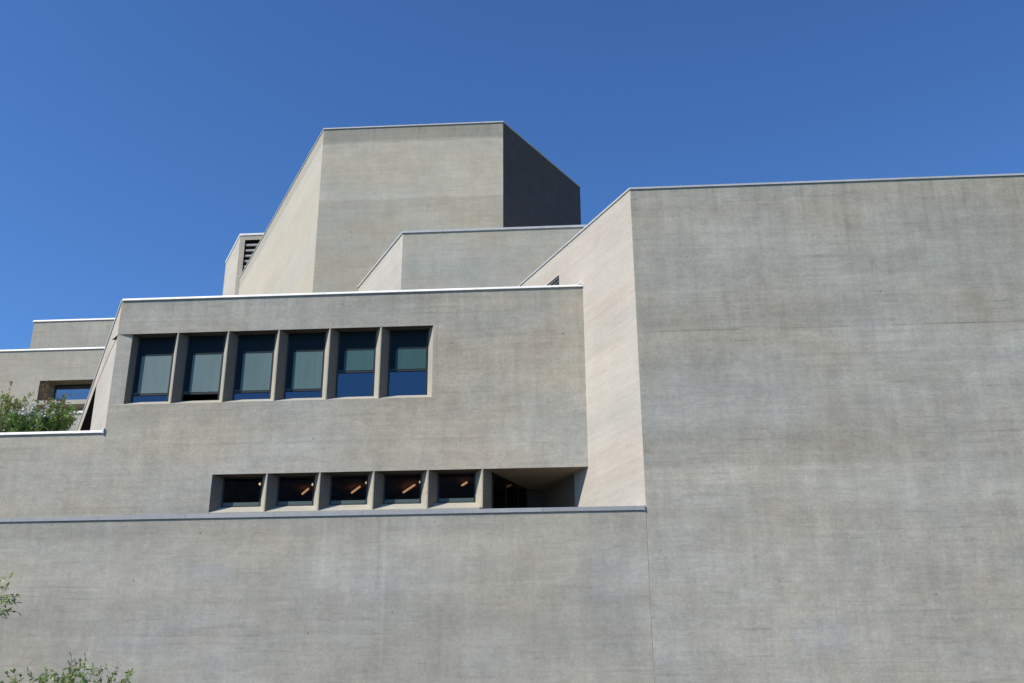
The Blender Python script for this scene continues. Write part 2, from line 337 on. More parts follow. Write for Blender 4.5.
def slant(m, x0, x1, y, z0, z1, back=.35):
    a, b = y-.055, y+.015
    for (p, q) in (((a, z0), (a, z0+.02)), ((a, z0+.02), (b, z1)), ((b, z1), (y+back, z1)), ((y+back, z1), (y+back, z0)), ((y+back, z0), (a, z0))):
        m.poly([(x0, p[0], p[1]), (x1, p[0], p[1]), (x1, q[0], q[1]), (x0, q[0], q[1])])
    for x in (x0, x1): m.poly([(x, a, z0), (x, a, z0+.02), (x, b, z1), (x, y+back, z1), (x, y+back, z0)])
def wpos(o):
    p = Vector(o.location)
    while o.parent: o = o.parent; p += Vector(o.location)
    return p
def put(o, parent):
    o.location = Vector(o.location)-wpos(parent); o.parent = parent
def tag(o, label=None, cat=None, group=None, kind=None):
    for a, v in (('label', label), ('category', cat), ('group', group), ('kind', kind)):
        if v: o[a] = v
    return o
def empty(name, loc, label, cat, group=None):
    o = bpy.data.objects.new(name, None); COL.objects.link(o); o.location = loc; o.empty_display_size = .3
    return tag(o, label, cat, group)
def copy_tree(o, dx, parent=None):
    c = o.copy(); COL.objects.link(c); c.parent = parent if parent else o.parent
    if dx is not None: c.location = Vector(o.location)+Vector(dx)
    for ch in list(o.children):
        if ch is not c: copy_tree(ch, None, c)
    return c
V = Vector

# ------------------------------------------------------------------ ground
m = MB(); m.poly([(-900, -900, 0), (900, -900, 0), (900, 900, 0), (-900, 900, 0)])
g = m.build('ground', plain('dry_grass', (.10, .13, .05), .95, var=.35, scale=.7)); tag(g, 'flat ground around the concrete building', kind='structure')
m = MB(); m.box(-60, 60, 27, 35.95, -.2, .14)
tag(m.build('pavement', plain('paving', (.14, .135, .125), .9, var=.12, scale=2)), 'concrete pavement along the foot of the wall', kind='structure')
m = MB(); m.poly([(-400, 8, .004), (400, 8, .004), (400, 26.85, .004), (-400, 26.85, .004)])
tag(m.build('road', plain('asphalt', (.06, .06, .062), .92, var=.15, scale=3)), 'asphalt road in front of the building', kind='structure')
m = MB(); m.box(-400, 400, 26.85, 27, -.2, .15)
tag(m.build('kerb', plain('kerb_stone', (.32, .31, .30), .9)), 'stone kerb between road and pavement', kind='structure')

# ------------------------------------------------------------------ main building
B = empty('concrete_building', (-5, 36, 0), 'large board-marked grey concrete building with stepped blocks, angled walls and two rows of recessed windows', 'building')

# street wall and its coping
m = MB(); m.box(-42, 2.102, Y0, Y0+.35, -.5, 10.015)
sw = m.build('street_wall', MAT['street'], B, 'wide blank concrete wall below the long grey coping')
m = MB()
m.prism([(-42, Y0-.035), (2.04, Y0-.035), (2.04, Y0+.40), (-42, Y0+.40)], 10.02, 10.095)
m.box(-42, 2.04, Y0-.04, Y0-.034, 9.955, 10.075)
m.box(2.042, 2.085, Y0-.045, Y0+.12, 9.935, 10.11)
m.build('coping', MAT['zinc'], sw, 'long blue grey metal coping')
m = MB(); m.poly([(-42, Y0+.35, 9.86), (2.2, Y0+.35, 9.86), (2.2, 48, 9.86), (-42, 48, 9.86)])
m.build('terrace', plain('dark_roof_membrane', (.035, .033, .03), .95, var=.2), B)

# right block with its chamfered side
c0 = V((2.117, Y0, 0)); cE = c0+LD*13.5
m = MB(); ZT = 22.11
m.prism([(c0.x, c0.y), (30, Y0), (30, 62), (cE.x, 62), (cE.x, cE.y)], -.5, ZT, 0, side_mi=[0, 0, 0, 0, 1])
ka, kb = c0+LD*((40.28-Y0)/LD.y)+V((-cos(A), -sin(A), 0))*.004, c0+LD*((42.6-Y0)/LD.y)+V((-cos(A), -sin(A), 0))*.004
m.poly([(ka.x, ka.y, 9.8), (kb.x, kb.y, 9.8), (kb.x, kb.y, 12.38), (ka.x, ka.y, 12.38)], 2)  # dark sheet over the chamfer puts the niche shade into colour
rb = m.build('right_block', [MAT['right'], MAT['lit'], MAT['reveal_shade']], B, 'tall blank windowless concrete block on the right with a sunlit angled side')
m = MB(); ov = .04
nL = V((-cos(A), -sin(A), 0))
k0 = c0+V((-.018, -ov, 0))
def strip(m, p, q, n, zb, zt, wd, o=.04, lip=.0):
    """a coping: runs p > q, stands o proud of the wall towards n, wd wide"""
    a = p+n*o; b = q+n*o; c = q-n*wd; d = p-n*wd
    m.prism([(a.x, a.y), (b.x, b.y), (c.x, c.y), (d.x, d.y)], zb, zt)
cc0 = c0+V((-.022, -.04, 0))
m.prism([(cc0.x, cc0.y), (30.04, Y0-.04), (30.04, Y0+.4), (c0.x+.25, Y0+.4)], ZT-.008, ZT+.066)
m.prism([(cc0.x, cc0.y), (c0.x+.25, Y0+.4), ((cE-nL*.4).x, (cE-nL*.4).y), ((cE+nL*.04).x, (cE+nL*.04).y)], ZT-.008, ZT+.066)
m.build('coping', MAT['zinc_pale'], rb)
# louvre in the chamfer
uL = (41.04-Y0)/LD.y
lv = MB(); lf = MB(); o = c0+LD*uL
lv.poly([tuple(o+LD*a+nL*.006+V((0, 0, z))) for a, z in ((0, 19.6), (2.2, 19.6), (2.2, 21.06), (0, 21.06))])
for i in range(9):
    z = 19.62+i*.16
    p, q = o+nL*.03, o+LD*2.2+nL*.03
    lf.poly([(p.x, p.y, z), (q.x, q.y, z), (q.x-nL.x*.022, q.y-nL.y*.022, z+.09), (p.x-nL.x*.022, p.y-nL.y*.022, z+.09)])
vt = lv.build('vent', MAT['black'], rb, 'dark slatted vent in the angled wall'); lf.build('slats', MAT['louver_dark'], vt)

# upper storeys -------------------------------------------------------
XE, XR = -18.32, .285
ZC = 19.69; ZH, ZS = 18.24, 15.27; NH, NS = 12.39, 11.10
XJ = -5.63; XN = -13.9; XP = -3.64; NF = 10.93
e0 = V((XE, Y1, 0))
m = MB()
m.wall(V((0, Y1, 0)), V((1, 0, 0)), [-42, XE, XN, XP-.12, XJ, XR][0:1]+sorted([XE, XN, XP-.12, XJ, XR]), [9.8, NF, NH, 14.13, ZS, ZH, ZC],
       [(-50, XE, 14.13, 30), (XE, XJ, ZS, ZH), (XN, XR, NF, NH), (XP-.12, XR, 9, NF)])
# soffits, sills, jambs of the two window strips
def q4(a, b, c, d, mi=0): m.poly([a, b, c, d], mi)
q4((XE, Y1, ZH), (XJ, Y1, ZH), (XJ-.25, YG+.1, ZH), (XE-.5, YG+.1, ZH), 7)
q4((XE, Y1, ZS), (XJ, Y1, ZS), (XJ-.25, YG+.02, ZS+.25), (XE-.05, YG+.02, ZS+.25), 1)
q4((XJ, Y1, ZS), (XJ, Y1, ZH), (XJ-.26, YG+.02, ZH), (XJ-.26, YG+.02, ZS), 1)
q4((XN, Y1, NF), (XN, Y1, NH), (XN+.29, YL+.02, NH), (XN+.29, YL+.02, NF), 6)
q4((XN, Y1, NF), (XP-.12, Y1, NF), (XP-.12, YL, NS+.16), (XN+.2, YL, NS+.16), 1)
q4((XP-.12, Y1, 9.8), (XP-.12, Y1, NF), (XP-.12, YL, NS+.16), (XP-.12, YL, 9.8), 1)
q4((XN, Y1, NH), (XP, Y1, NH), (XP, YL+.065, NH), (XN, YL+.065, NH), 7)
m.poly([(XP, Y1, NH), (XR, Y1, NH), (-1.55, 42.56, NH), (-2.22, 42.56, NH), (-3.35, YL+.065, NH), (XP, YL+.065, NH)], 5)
# splayed panel at the left end of the upper strip
q4((XE, Y1, ZS), (XE, Y1, ZH), (-17.76, Y1+.09, ZH), (-17.76, Y1+.09, ZS), 8)
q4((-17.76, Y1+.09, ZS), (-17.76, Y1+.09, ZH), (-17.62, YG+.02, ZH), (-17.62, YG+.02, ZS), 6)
# side wall going back-left, open below the fascia from u = 8.75
us = 8.75; ue = 19.2
m.wall(e0, LD, [0, .05, us, ue], [14.0, ZS, 18.97, ZC], [(us, ue+1, 10, 18.97)], 2)
p = e0+LD*us; n = -nL
m.poly([(p.x, p.y, 14.0), (p.x, p.y, 18.97), (p.x+n.x*1.6, p.y+n.y*1.6, 18.97), (p.x+n.x*1.6, p.y+n.y*1.6, 14.0)], 2)
p2 = e0+LD*ue; a = p+n*1.6; b = p2+n*1.6
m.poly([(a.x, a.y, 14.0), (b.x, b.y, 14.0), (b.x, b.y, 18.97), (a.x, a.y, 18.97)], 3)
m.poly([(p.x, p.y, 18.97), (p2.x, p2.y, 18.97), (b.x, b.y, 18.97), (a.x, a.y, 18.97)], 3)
m.poly([(p2.x, p2.y, 14), (b.x, b.y, 14), (b.x, b.y, ZC), (p2.x, p2.y, ZC)], 2)
# raised fascia over the side wall, its lower edge rising towards the back
pf = lambda u, z, k: tuple(e0+LD*u+nL*k*.45+V((0, 0, z)))
fe = [(0.04, 18.242), (1.2, 18.36), (3.5, 18.60), (7.0, 18.80), (10.0, 18.99), (ue, 18.99)]
m.poly([pf(.04, ZC, .04)]+[pf(u, z, .04) for u, z in fe]+[pf(ue, ZC, .04)], 2)
for (u, z), (u2, z2) in zip(fe, fe[1:]): m.poly([pf(u, z, .04), pf(u2, z2, .04), pf(u2, z2, 0), pf(u, z, 0)], 2)

m.poly([pf(.04, ZC, .04), pf(.04, 18.22, .04), pf(.04, 18.22, 0), pf(.04, ZC, 0)], 2)
# roof
m.poly([(XE, Y1, ZC-.1), (XR, Y1, ZC-.1), (-3.4, 46, ZC-.1), (-3.4, 58, ZC-.1), (p2.x, p2.y, ZC-.1)], 4)
# back of the niche
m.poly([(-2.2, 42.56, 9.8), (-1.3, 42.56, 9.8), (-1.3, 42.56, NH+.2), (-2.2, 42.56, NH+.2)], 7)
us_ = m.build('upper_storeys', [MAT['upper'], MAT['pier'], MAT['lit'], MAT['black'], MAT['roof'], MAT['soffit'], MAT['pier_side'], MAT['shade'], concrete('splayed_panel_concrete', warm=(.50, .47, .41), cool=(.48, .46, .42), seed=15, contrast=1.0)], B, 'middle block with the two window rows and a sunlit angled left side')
m = MB()
slant(m, XE-.02, XR, Y1, ZC+.01, ZC+.125)
m.box(XR-.22, XR+.06, Y1-.02, Y1+.3, ZC+.126, ZC+.22)
m.build('coping', MAT['white_metal'], us_)
m = MB(); a = e0+nL*.06+LD*.06; b = e0+nL*.06+LD*ue; c = b-nL*.4; d = e0-nL*.4+LD*.35
m.prism([(a.x, a.y), (b.x, b.y), (c.x, c.y), (d.x, d.y)], ZC-.02, ZC+.11)
m.build('coping', MAT['zinc_pale'], us_)
m = MB(); slant(m, -42, XE-.02, Y1, 14.135, 14.255); m.box(XE-.08, XE-.015, Y1-.07, Y1+.3, 14.11, 14.33)
m.build('coping', MAT['white_metal'], us_, 'white coping of the planted terrace')
m = MB(); m.poly([(-42, Y1, 13.9), (XE+.3, Y1, 13.9), (-20, 58, 13.9), (-42, 58, 13.9)]); m.box(-42, XE-.05, Y1+.02, Y1+.3, 13.8, 14.11)
m.build('planted_roof', MAT['roof'], us_)

def pier(name, x, y, d, z0, z1):
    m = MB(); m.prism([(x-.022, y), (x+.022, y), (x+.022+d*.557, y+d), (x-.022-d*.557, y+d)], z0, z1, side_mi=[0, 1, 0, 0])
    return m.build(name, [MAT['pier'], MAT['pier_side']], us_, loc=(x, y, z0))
NU = [-15.86, -13.82, -11.78, -9.74, -7.70]
p0 = pier('window_pier', NU[0], Y1+.004, .45, ZS-.0, ZH+.01)
for x in NU[1:]: copy_tree(p0, (x-NU[0], 0, 0))
NL = [-11.80, -9.78, -7.74, -5.70, -3.66]
p1 = pier('window_pier', NL[0], Y1+.004, .52, NF, NH+.01)
for x in NL[1:]: copy_tree(p1, (x-NL[0], 0, 0))

# upper windows
WB = [15.87, 15.87, 15.88, 15.89, 16.60, 16.60]
xs = [-17.62]+NU+[XJ]
for i in range(6):
    x0 = xs[i]+(.0 if i == 0 else .27); x1 = xs[i+1]-.27
    zb, zt = ZS+.16, ZH; m = MB(); f = .05
    m.box(x0, x0+f, YG-.03, YG+.05, zb, zt); m.box(x1-f, x1, YG-.03, YG+.05, zb, zt)
    m.box(x0+f, x1-f, YG-.03, YG+.05, zt-.80, zt, 2); m.box(x0+f, x1-f, YG-.03, YG+.05, zb, zb+.06, 1)  # navy box paints the header's shade across the pane top
    tz = WB[i]-.10; gw = .16 if i == 0 else .22
    m.box(x0+f, x0+f+gw, YG-.027, YG-.01, tz+.076, zt-.801, 2)  # navy strip paints the shade down the left of the pane
    m.box(x0+f, x1-f, YG-.035, YG+.05, tz, tz+.075)
    wn = m.build('window', [MAT['frame'], MAT['sash'], MAT['pane_shade']], B, 'upper row window, blind drawn %s' % ('most of the way down' if i < 4 else 'halfway down'))
    m = MB(); m.box(x0+f, x1-f, YG+.005, YG+.015, tz+.075, zt-.80)
    if i != 1: m.box(x0+f, x1-f, YG+.005, YG+.015, zb+.06, tz)
    m.build('pane', MAT['glass'], wn)
    m = MB(); bz = WB[i]
    m.box(x0+f+.01, x1-f-.01, YG-.024, YG-.018, bz, zt-.80)
    m.tube([(x0+f+.01, YG-.024, bz), (x1-f-.01, YG-.024, bz)], .014)
    m.build('blind', BL[i], wn)
    if i == 1:      # lower sash tilted inwards, dark behind
        m = MB(); m.poly([(x0+f, YG+.01, zb+.07), (x1-f, YG+.01, zb+.07), (x1-f, YG+.16, tz-.03), (x0+f, YG+.16, tz-.03)])
        m.build('tilted_sash', MAT['glass_dark'], wn)
# lower windows
xs = [XN+.02]+NL
for i in range(5):
    x0 = xs[i]+(.27 if i == 0 else .31); x1 = xs[i+1]-.31
    zb, zt = NS+.13, NH; m = MB(); f = .05
    m.box(x0, x0+f, YL-.03, YL+.05, zb, zt); m.box(x1-f, x1, YL-.03, YL+.05, zb, zt)
    m.box(x0+f, x1-f, YL-.03, YL+.05, zt-.06, zt); m.box(x0+f, x1-f, YL-.03, YL+.05, zb, zb+.05)
    wn = m.build('window', MAT['frame'], B, 'small lower row window onto a dark room')
    m = MB(); m.box(x0+f, x1-f, YL-.012, YL+.02, zb+.05, zb+.19); m.build('sill_panel', MAT['sash'], wn)
    m = MB(); m.box(x0+f, x1-f, YL+.005, YL+.015, zb+.19, zt-.06); m.build('pane', MAT['glass_dark'], wn)
# slanting glazing of the niche
n0 = V((-3.36, YL, 0)); n1 = V((-2.23, 42.50, 0)); dn = (n1-n0).normalized(); ln = (n1-n0).length; nn = V((dn.y, -dn.x, 0))
m = MB()
for u in (0, 1.05, 2.1, ln-.09): m.obox(n0+dn*u, dn, .07, nn, .06, 9.87, NH-.001)
m.obox(n0, dn, ln, nn, .055, NH-.10, NH-.002); m.obox(n0, dn, ln, nn, .055, 9.87, 9.97)
wn = m.build('window', MAT['frame'], B, 'slanting black framed glazing in the corner niche')
m = MB(); m.obox(n0+nn*.02, dn, ln, nn, .008, 9.9, NH-.05); m.build('pane', MAT['glass_dark'], wn)
# rooms behind the glass (seen through the lower panes)
m = MB()
fp = [(-14.3, YL+.06), (-3.40, YL+.06), (-2.25, 42.55), (-2.25, 49), (-14.3, 49)]
zr0, zr1 = 10.0, 13.0
for i in range(len(fp)):
    if i in (0, 1): continue
    a, b = fp[i], fp[(i+1) % len(fp)]
    m.poly([(*a, zr0), (*b, zr0), (*b, zr1), (*a, zr1)])
m.poly([(*q, zr0) for q in fp]); m.poly([(*q, zr1) for q in reversed(fp)], 1)
m.poly([(-14.3, YL+.06, NH), (-3.4, YL+.06, NH), (-3.4, YL+.06, zr1), (-14.3, YL+.06, zr1)])
m.poly([(-14.3, YL+.06, zr0), (-3.4, YL+.06, zr0), (-3.4, YL+.06, NS+.1), (-14.3, YL+.06, NS+.1)])
m.build('room', [plain('brown_room_walls', (.26, .15, .09), .9, var=.4, scale=1.2), plain('timber_ceiling', (.34, .19, .10), .8, var=.35, scale=1.5)], B)
m = MB(); m.box(-17.6, -5.6, YG+.07, 47, 14.6, 18.5); 
mm = MB()
x0, x1, y0, y1, z0, z1 = -17.9, -5.4, YG+.06, 47, 14.6, 18.6
mm.poly([(x0, y1, z0), (x1, y1, z0), (x1, y1, z1), (x0, y1, z1)]); mm.poly([(x0, y0, z0), (x1, y0, z0), (x1, y1, z0), (x0, y1, z0)])
mm.poly([(x0, y0, z1), (x1, y0, z1), (x1, y1, z1), (x0, y1, z1)]); mm.poly([(x0, y0, z0), (x0, y1, z0), (x0, y1, z1), (x0, y0, z1)]); mm.poly([(x1, y0, z0), (x1, y1, z0), (x1, y1, z1), (x1, y0, z1)])
mm.build('room', MAT['room'], B)

# lamps inside
def tube_lamp(x, y, label, ln=1.45):
    o = empty('ceiling_lamp', (x, y, 12.98), label, 'lamp', 'long tube lamps inside the lower window row')
    d = V((.479, -.878, 0)); p = V((x+.06, y, 12.86)); m = MB()
    m.tube([p-d*ln/2, p+d*ln/2], .042, seg=8); m.build('lamp_tube', MAT['lamp'], o)
    m = MB(); m.tube([p-d*ln/2+V((0, 0, .07)), p+d*ln/2+V((0, 0, .07))], .02, seg=6)
    for s in (-.4, .4): m.tube([p+d*ln*s+V((0, 0, .08)), p+d*ln*s+V((0, 0, .14))], .008, seg=4)
    m.build('lamp_body', MAT['wood'], o)
for x, y, l, ln in ((-11.58, 44.0, 'orange glowing tube lamp seen through the second small window from the left', .95),
                (-9.43, 43.9, 'orange glowing tube lamp seen through the third small window from the left', 1.1),
                (-7.2, 43.9, 'orange glowing tube lamp seen through the fourth small window from the left', 1.35),
                (-4.83, 43.3, 'short glowing tube lamp seen through the small window beside the niche', .5),
                (-2.95, 43.6, 'dim pinkish tube lamp seen through the slanting niche glazing', 1.0)):
    tube_lamp(x, y, l, ln)
for x, y, w_ in ((-12.75, 41.65, 'leftmost small window'), (-10.68, 41.9, 'second small window'), (-8.5, 41.8, 'third small window'), (-6.36, 41.86, 'fourth small window')):
    o = empty('globe_lamp', (x, y, 12.98), 'tiny round glowing lamp in the upper right corner of the %s' % w_, 'lamp', 'small globe lamps inside the lower window row')
    m = MB(); m.ball((x, y, 12.60), .055); m.build('globe', MAT['globe'], o)
    m = MB(); m.tube([(x, y, 12.66), (x, y, 12.98)], .008, seg=4); m.build('stem', MAT['frame'], o)

# penthouse behind
m = MB(); P = V((-8.16, 46, 0)); L2 = P+LD*8
rot = V((cos(radians(1.5)), sin(radians(-1.5)), 0)); Q = V((.6, 46, 0))
m.prism([(P.x, P.y), (Q.x, Q.y), (Q.x, 60), (L2.x, 60), (L2.x, L2.y)], 19, 25.885, 0, side_mi=[0, 0, 0, 0, 1])
ph = m.build('penthouse', [MAT['pent'], MAT['lit']], B, 'low block between the tower and the tall right block')
m = MB(); q1 = P+nL*.05; q2 = L2+nL*.05
m.prism([(P.x-.03, P.y-.05), (Q.x, Q.y-.05), (Q.x, 46.4), (P.x+.25, 46.4)], 25.86, 25.965)
m.prism([(P.x-.03, P.y-.05), (P.x+.25, 46.4), ((L2-nL*.4).x, (L2-nL*.4).y), (q2.x, q2.y)], 25.86, 25.965)
m.build('coping', MAT['zinc_pale'], ph)

# tower
ZW = 35.78; T1 = V((-13.95, 52, 0)); T2 = V((-3.81, 52, 0)); T3 = T2+RD*8.7; T4 = V((.43, 76, 0)); T0 = T1+LD*24
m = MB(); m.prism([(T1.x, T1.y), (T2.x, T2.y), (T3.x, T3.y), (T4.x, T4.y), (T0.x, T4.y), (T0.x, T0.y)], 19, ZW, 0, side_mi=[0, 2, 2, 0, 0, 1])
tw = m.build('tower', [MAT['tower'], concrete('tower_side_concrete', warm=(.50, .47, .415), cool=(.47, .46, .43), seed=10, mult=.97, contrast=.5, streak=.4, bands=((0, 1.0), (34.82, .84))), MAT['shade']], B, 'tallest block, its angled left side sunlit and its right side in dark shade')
m = MB(); nR = V((cos(A), -sin(A), 0))
m.prism([(T1.x-.02, T1.y-.05), (T2.x+.02, T2.y-.05), (T2.x-.2, T2.y+.4), (T1.x+.25, T1.y+.4)], ZW-.01, ZW+.06)
m.prism([(T1.x-.02, T1.y-.05), (T1.x+.25, T1.y+.4), ((T0-nL*.4).x, (T0-nL*.4).y), ((T0+nL*.05).x, (T0+nL*.05).y)], ZW-.01, ZW+.06)
m.prism([(T2.x+.02, T2.y-.05), ((T3+nR*.05).x, (T3+nR*.05).y), ((T3-nR*.4).x, (T3-nR*.4).y), (T2.x-.2, T2.y+.4)], ZW-.01, ZW+.06)
m.build('coping', MAT['zinc_pale'], tw)

# louvre block
LB = V((-24.75, 70.85, 0)); L3 = LB+LD*5.15; ZB = 39.22
m = MB(); x1 = -21.5
m.wall(LB, V((1, 0, 0)), [0, .40, x1-LB.x], [25, 35.6, 38.84, ZB], [(.40, 9, 35.6, 38.84)], 0)
m.poly([(LB.x, LB.y, 25), (L3.x, L3.y, 25), (L3.x, L3.y, ZB), (LB.x, LB.y, ZB)], 1)
m.poly([(L3.x, L3.y, 25), (x1, L3.y, 25), (x1, L3.y, ZB), (L3.x, L3.y, ZB)], 0)
m.poly([(x1, L3.y, 25), (x1, LB.y, 25), (x1, LB.y, ZB), (x1, L3.y, ZB)], 0)
m.poly([(LB.x, LB.y, ZB-.01), (x1, LB.y, ZB-.01), (x1, L3.y, ZB-.01), (L3.x, L3.y, ZB-.01)], 0)
m.box(LB.x+.35, x1-.02, LB.y+.5, LB.y+.55, 35.5, 38.9, 2)
vb = m.build('vent_block', [MAT['wing'], MAT['lit'], MAT['black']], B, 'narrow block left of the tower with a slatted opening')
m = MB(); m.prism([(LB.x-.03, LB.y-.05), (x1, LB.y-.05), (x1, LB.y+.4), (LB.x+.3, LB.y+.4)], ZB-.01, ZB+.14); 
m.prism([(LB.x-.03, LB.y-.05), (LB.x+.3, LB.y+.4), ((L3-nL*.4).x, (L3-nL*.4).y), ((L3+nL*.05).x, (L3+nL*.05).y)], ZB-.01, ZB+.14)
m.build('coping', MAT['white_metal'], vb)
m = MB()
for i in range(7):
    z = 35.75+i*.44
    m.prism([(LB.x+.42, LB.y+.08), (x1-.01, LB.y+.08), (x1-.01, LB.y+.30), (LB.x+.42, LB.y+.30)], z, z+.15)
m.build('slats', MAT['louver'], vb)

# ------------------------------------------------------------------ left wing, a building of its own further back
Wg = empty('concrete_wing', (-32, 58, 0), 'stepped pale concrete wing behind the planted terrace at the far left, with one recessed window', 'building')
ZV = 25.25
m = MB()
WX0, WX1 = -31.32, -26.5
m.wall(V((0, 58, 0)), V((1, 0, 0)), [-52, WX0, WX1, -24], [12, 21.05, 21.86, 22.12, 23.34, ZV], [(WX0, WX1, 22.12, 23.34), (WX0, WX1, 21.05, 21.86)])
m.poly([(-52, 58, ZV-.1), (-24, 58, ZV-.1), (-24, 62, ZV-.1), (-52, 62, ZV-.1)], 1)
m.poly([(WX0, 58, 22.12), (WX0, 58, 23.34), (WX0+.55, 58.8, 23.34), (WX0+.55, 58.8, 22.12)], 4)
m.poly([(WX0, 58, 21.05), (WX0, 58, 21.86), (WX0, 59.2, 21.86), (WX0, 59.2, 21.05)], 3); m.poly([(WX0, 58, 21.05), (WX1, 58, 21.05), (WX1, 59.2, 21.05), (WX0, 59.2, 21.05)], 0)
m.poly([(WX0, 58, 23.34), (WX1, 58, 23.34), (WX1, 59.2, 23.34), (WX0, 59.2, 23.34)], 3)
m.poly([(WX0, 58, 22.12), (WX1, 58, 22.12), (WX1, 59, 22.12), (WX0, 59, 22.12)])
m.box(WX0-.2, WX1, 59.1, 59.15, 21, 22.0, 2); m.poly([(WX0, 58, 21.86), (WX1, 58, 21.86), (WX1, 59.2, 21.86), (WX0, 59.2, 21.86)], 0)
m.poly([(WX1, 58, 21), (WX1, 58, 23.4), (WX1, 59.2, 23.4), (WX1, 59.2, 21)])
m.build('lower_storey', [MAT['wing'], MAT['roof'], MAT['black'], MAT['reveal_shade'], MAT['reveal_shade']], Wg)
m = MB(); m.box(-52, -26, 56.6, 56.9, 19, 20.8); m.build('terrace_parapet', MAT['wing'], Wg); m = MB(); m.box(-52, -26, 56.55, 56.95, 20.8, 20.95); m.build('coping', MAT['white_metal'], Wg)
m = MB(); slant(m, -52, -24, 58, ZV-.01, ZV+.12); m.build('coping', MAT['white_metal'], Wg)
m = MB(); m.box(-34.5, -24, 62, 75, 24, 28.85); m.build('upper_storey', MAT['pent'], Wg)
m = MB(); slant(m, -34.58, -24, 62, 28.84, 28.97); m.build('coping', MAT['white_metal'], Wg)
m = MB(); yb = 58.78; m.box(WX0+.5, WX1, yb, yb+.06, 23.22, 23.34); m.box(WX0+.55, WX0+.67, yb, yb+.06, 22.12, 23.22); m.box(WX0+.67, WX1, yb, yb+.06, 22.12, 22.24)
wn = m.build('window', MAT['frame'], Wg); m = MB(); m.box(WX0+.67, WX1, yb+.02, yb+.03, 22.24, 23.22); m.build('pane', MAT['glass_wing'], wn)
m = MB(); m.box(WX0+.6, WX1, yb+.3, yb+.35, 22.1, 23.3); m.build('room', MAT['room'], Wg)

# ------------------------------------------------------------------ plants
def leaf(m, p, d, up, L, W, mi=0):
    d = d.normalized(); s = d.cross(up)
    if s.length < 1e-3: s = V((1, 0, 0))
    s.normalize(); n = s.cross(d)
    b = len(m.v)
    pts = [p, p+d*L*.35+s*W*.5+n*L*.05, p+d*L*.7+s*W*.36, p+d*L, p+d*L*.7-s*W*.36, p+d*L*.35-s*W*.5+n*L*.05]
    m.v += [tuple(q) for q in pts]; m.f.append([b, b+1, b+2, b+3, b+4, b+5]); m.mi.append(mi)
def rv(r, s=1): return V((r.gauss(0, s), r.gauss(0, s), r.gauss(0, s)))
def branch(r, p, d, L, n, wob=.12, droop=-.0):
    pts = [V(p)]; d = V(d).normalized()
    for i in range(n):
        d = (d+rv(r, wob)+V((0, 0, droop))).normalized(); pts.append(pts[-1]+d*L/n)
    return pts
def leafy(m, r, pts, step, L, W, spread=.9, start=.15, mi=0):
    tot = len(pts)-1
    for i in range(tot):
        a, b = pts[i], pts[i+1]; seg = (b-a).length; k = max(1, int(seg/step))
        for j in range(k):
            t = (i+(j+r.random())/k)/tot
            if t < start: continue
            p = a.lerp(b, (j+r.random())/k); d = (b-a).normalized()
            leaf(m, p, d*.6+rv(r, spread*.6), V((0, 0, 1))+rv(r, .5), L*r.uniform(.65, 1.2), W*r.uniform(.7, 1.15), mi)

lm_tree = leafmat('tree_leaf', (.25, .34, .08), (.40, .50, .16), (.56, .62, .30))
bark = plain('bark', (.10, .08, .06), .9, var=.3, scale=20)
twig = plain('twig_bark', (.16, .13, .09), .9, var=.3, scale=20)
# sapling whose top reaches up at the bottom edge
def sapling(name, label, base, top, limbs, r, leafL=.06, leafW=.026, step=.03):
    o = empty(name, base, label, 'tree')
    mt, ml = MB(), MB()
    base, top = V(base), V(top); n = 8
    tr = [base.lerp(top, i/n)+(rv(r, .03) if 0 < i < n else V()) for i in range(n+1)]
    mt.tube(tr, .045, .008, 7)
    for (t, tip, sub) in limbs:
        i = min(n-1, int(t*n)); s = tr[i].lerp(tr[i+1], t*n-i); tip = V(tip)
        mid = s.lerp(tip, .5)+V((0, 0, .06))+rv(r, .03)
        pts = [s, s.lerp(mid, .5)+rv(r, .02), mid, mid.lerp(tip, .5)+V((0, 0, .02))+rv(r, .02), tip]
        mt.tube(pts, .007, .002, 5); leafy(ml, r, pts, step*1.1, leafL, leafW, start=.5)
        for q in range(sub):
            tt = r.uniform(.45, .97); k = tt*4; ii = min(3, int(k)); sp = pts[ii].lerp(pts[ii+1], k-ii)
            d = (tip-s).normalized()*.5+rv(r, .5)+V((0, 0, -.25))
            bp = branch(r, sp, d, r.uniform(.08, .20), 4, .18, -.06)
            mt.tube(bp, .0022, .001, 4); leafy(ml, r, bp, step, leafL, leafW, start=.1)
    mt.build('trunk', [bark], o); ml.build('crown', [lm_tree], o)
    return o
r = random.Random(5)
tips = [(-6.36, 2.62), (-6.30, 2.60), (-6.05, 2.62), (-5.85, 2.70), (-5.7, 2.74), (-5.4, 2.76), (-5.25, 2.78), (-4.95, 2.72), (-4.93, 2.62), (-6.32, 2.70), (-6.28, 2.64), (-6.22, 2.74), (-6.1, 2.66), (-5.95, 2.68), (-5.8, 2.66), (-6.15, 2.74), (-6.02, 2.70), (-5.92, 2.78), (-5.78, 2.76), (-5.66, 2.84), (-5.55, 2.90), (-5.45, 2.84), (-5.33, 2.90), (-5.22, 2.84),
        (-5.12, 2.86), (-5.05, 2.74), (-4.98, 2.66), (-5.0, 2.58), (-5.3, 2.70), (-5.6, 2.68), (-5.9, 2.60), (-6.3, 2.55), (-5.1, 2.5), (-5.5, 2.55), (-5.02, 2.78), (-5.15, 2.68)]
sapling('sapling', 'loose leafy sapling tips with tiny green leaves at the bottom left edge of the wall', (-5.6, 12, 0), (-5.6, 12, 2.30),
        [(r.uniform(.55, .97), (x, 12+r.uniform(-.3, .3), z), 7) for x, z in tips], r, .068, .030, .025)
r = random.Random(11)
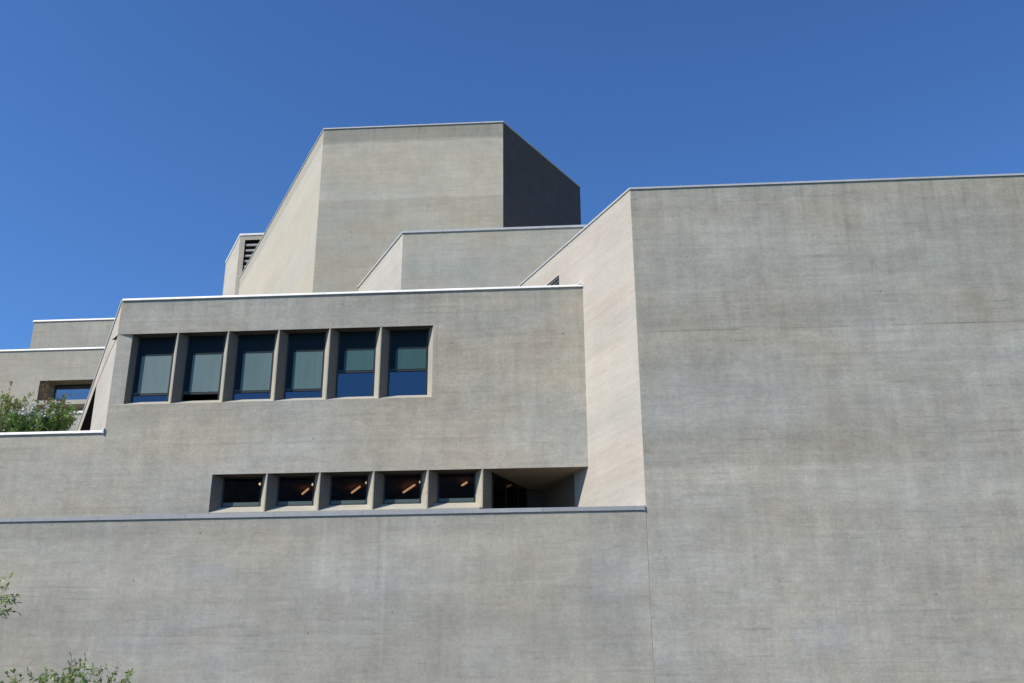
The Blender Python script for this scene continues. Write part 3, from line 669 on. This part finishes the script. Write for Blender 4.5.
sapling('young_tree', 'green leafy branch tips of a tree reaching in halfway down the left edge', (-8.2, 12, 0), (-8.0, 12, 4.3),
        [(.80, (-6.28, 12.0, 3.50), 14), (.78, (-6.34, 12.1, 3.60), 14), (.79, (-6.38, 12.05, 3.55), 14), (.80, (-6.40, 11.9, 3.66), 8), (.84, (-6.44, 12.0, 3.78), 5), (.74, (-6.34, 12.1, 3.42), 8), (.9, (-7.3, 12.3, 4.2), 9), (.9, (-8.9, 12, 4.2), 9),
         (.95, (-7.8, 11.5, 4.6), 9), (.95, (-8.3, 12.4, 4.7), 9), (.7, (-8.9, 11.6, 3.3), 9), (.6, (-7.4, 12.6, 3.0), 9), (.6, (-8.8, 12.5, 2.8), 9)], r, .068, .030, .025)

# terrace planting
def bush(name, label, x, y, h, wd, mats, seed, nst, leafL, leafW, step, lean=.25, base=13.9, flowers=0, cat='plant', start=.2, sub=5, group=None):
    r = random.Random(seed); o = empty(name, (x, y, base), label, cat, group); ms, ml = MB(), MB()
    for i in range(nst):
        a = r.uniform(0, 2*pi); q = r.uniform(0, wd*.3)
        s = V((x+q*cos(a), y+q*sin(a), base)); d = V((cos(a)*lean*r.random()*2, sin(a)*lean*r.random()*2, 1))
        L = h*r.uniform(.6, 1.0); pts = branch(r, s, d, L, 6, .07)
        ms.tube(pts, .010, .003, 4); leafy(ml, r, pts, step, leafL, leafW, start=start)
        for k in range(sub):
            ii = r.randint(2, 5); sp = pts[ii].lerp(pts[ii+1], r.random())
            bp = branch(r, sp, d*.5+rv(r, .55)+V((0, 0, .2)), r.uniform(.15, .38)*wd, 4, .15, 0)
            ms.tube(bp, .005, .002, 3); leafy(ml, r, bp, step, leafL, leafW, start=.05)
            if flowers and r.random() < flowers:
                for f in range(9): leaf(ml, bp[-1]+rv(r, .05), rv(r), V((0, 0, 1)), .10, .085, 1)
    ms.build('stems', twig, o); ml.build('foliage', mats, o)
    return o
lg = leafmat('yellow_green_leaf', (.24, .32, .07), (.42, .46, .16))
ld = leafmat('deep_green_leaf', (.14, .26, .05), (.30, .44, .12))
lr = leafmat('russet_leaf', (.26, .13, .06), (.34, .20, .09), (.16, .18, .06))
ls = leafmat('silvery_leaf', (.20, .25, .13), (.36, .40, .28))
fl = plain('pale_flower', (.72, .70, .70), .8, var=.08)
bush('tall_shrub', 'upright yellow green shrub at the left end of the planted terrace', -23.1, 40.5, 2.9, .7, [lg], 1, 22, .13, .06, .030, lean=.12, sub=8)
bush('flowering_shrub', 'pale flowering shrub between the yellow green shrub and the russet sapling', -22.35, 40.6, 1.8, 1.1, [ls, fl], 2, 26, .11, .06, .035, flowers=.8)
bush('flowering_shrub', 'pale flowering shrub low in front of the russet sapling', -21.55, 40.3, 1.55, 1.0, [ls, fl], 3, 24, .11, .06, .035, flowers=.8)
bush('russet_sapling', 'thin sparse sapling with russet leaves in front of the wing window', -21.2, 41.2, 3.1, 1.2, [lr], 14, 12, .10, .055, .04, lean=.10, sub=13, start=.4, cat='sapling')
bush('feathery_shrub', 'bushy feathery green shrub at the right end of the planted terrace', -20.95, 40.5, 2.1, .8, [ld], 5, 24, .15, .055, .028, lean=.22, sub=9)
bush('feathery_shrub', 'dark green shrub squeezed low in the middle of the planted terrace', -21.95, 40.1, 1.35, 1.0, [ld], 6, 34, .14, .05, .03, lean=.3, sub=8)
bush('low_shrub', 'low green shrub at the very left edge of the planted terrace', -23.9, 40.4, 1.8, .9, [ld], 7, 34, .14, .05, .03, lean=.25, sub=8)
bush('spreading_shrub', 'dark leafy shrub spilling along the right corner of the planted terrace', -21.2, 40.0, 1.1, .9, [ld], 8, 26, .14, .05, .03, lean=.3, sub=8)
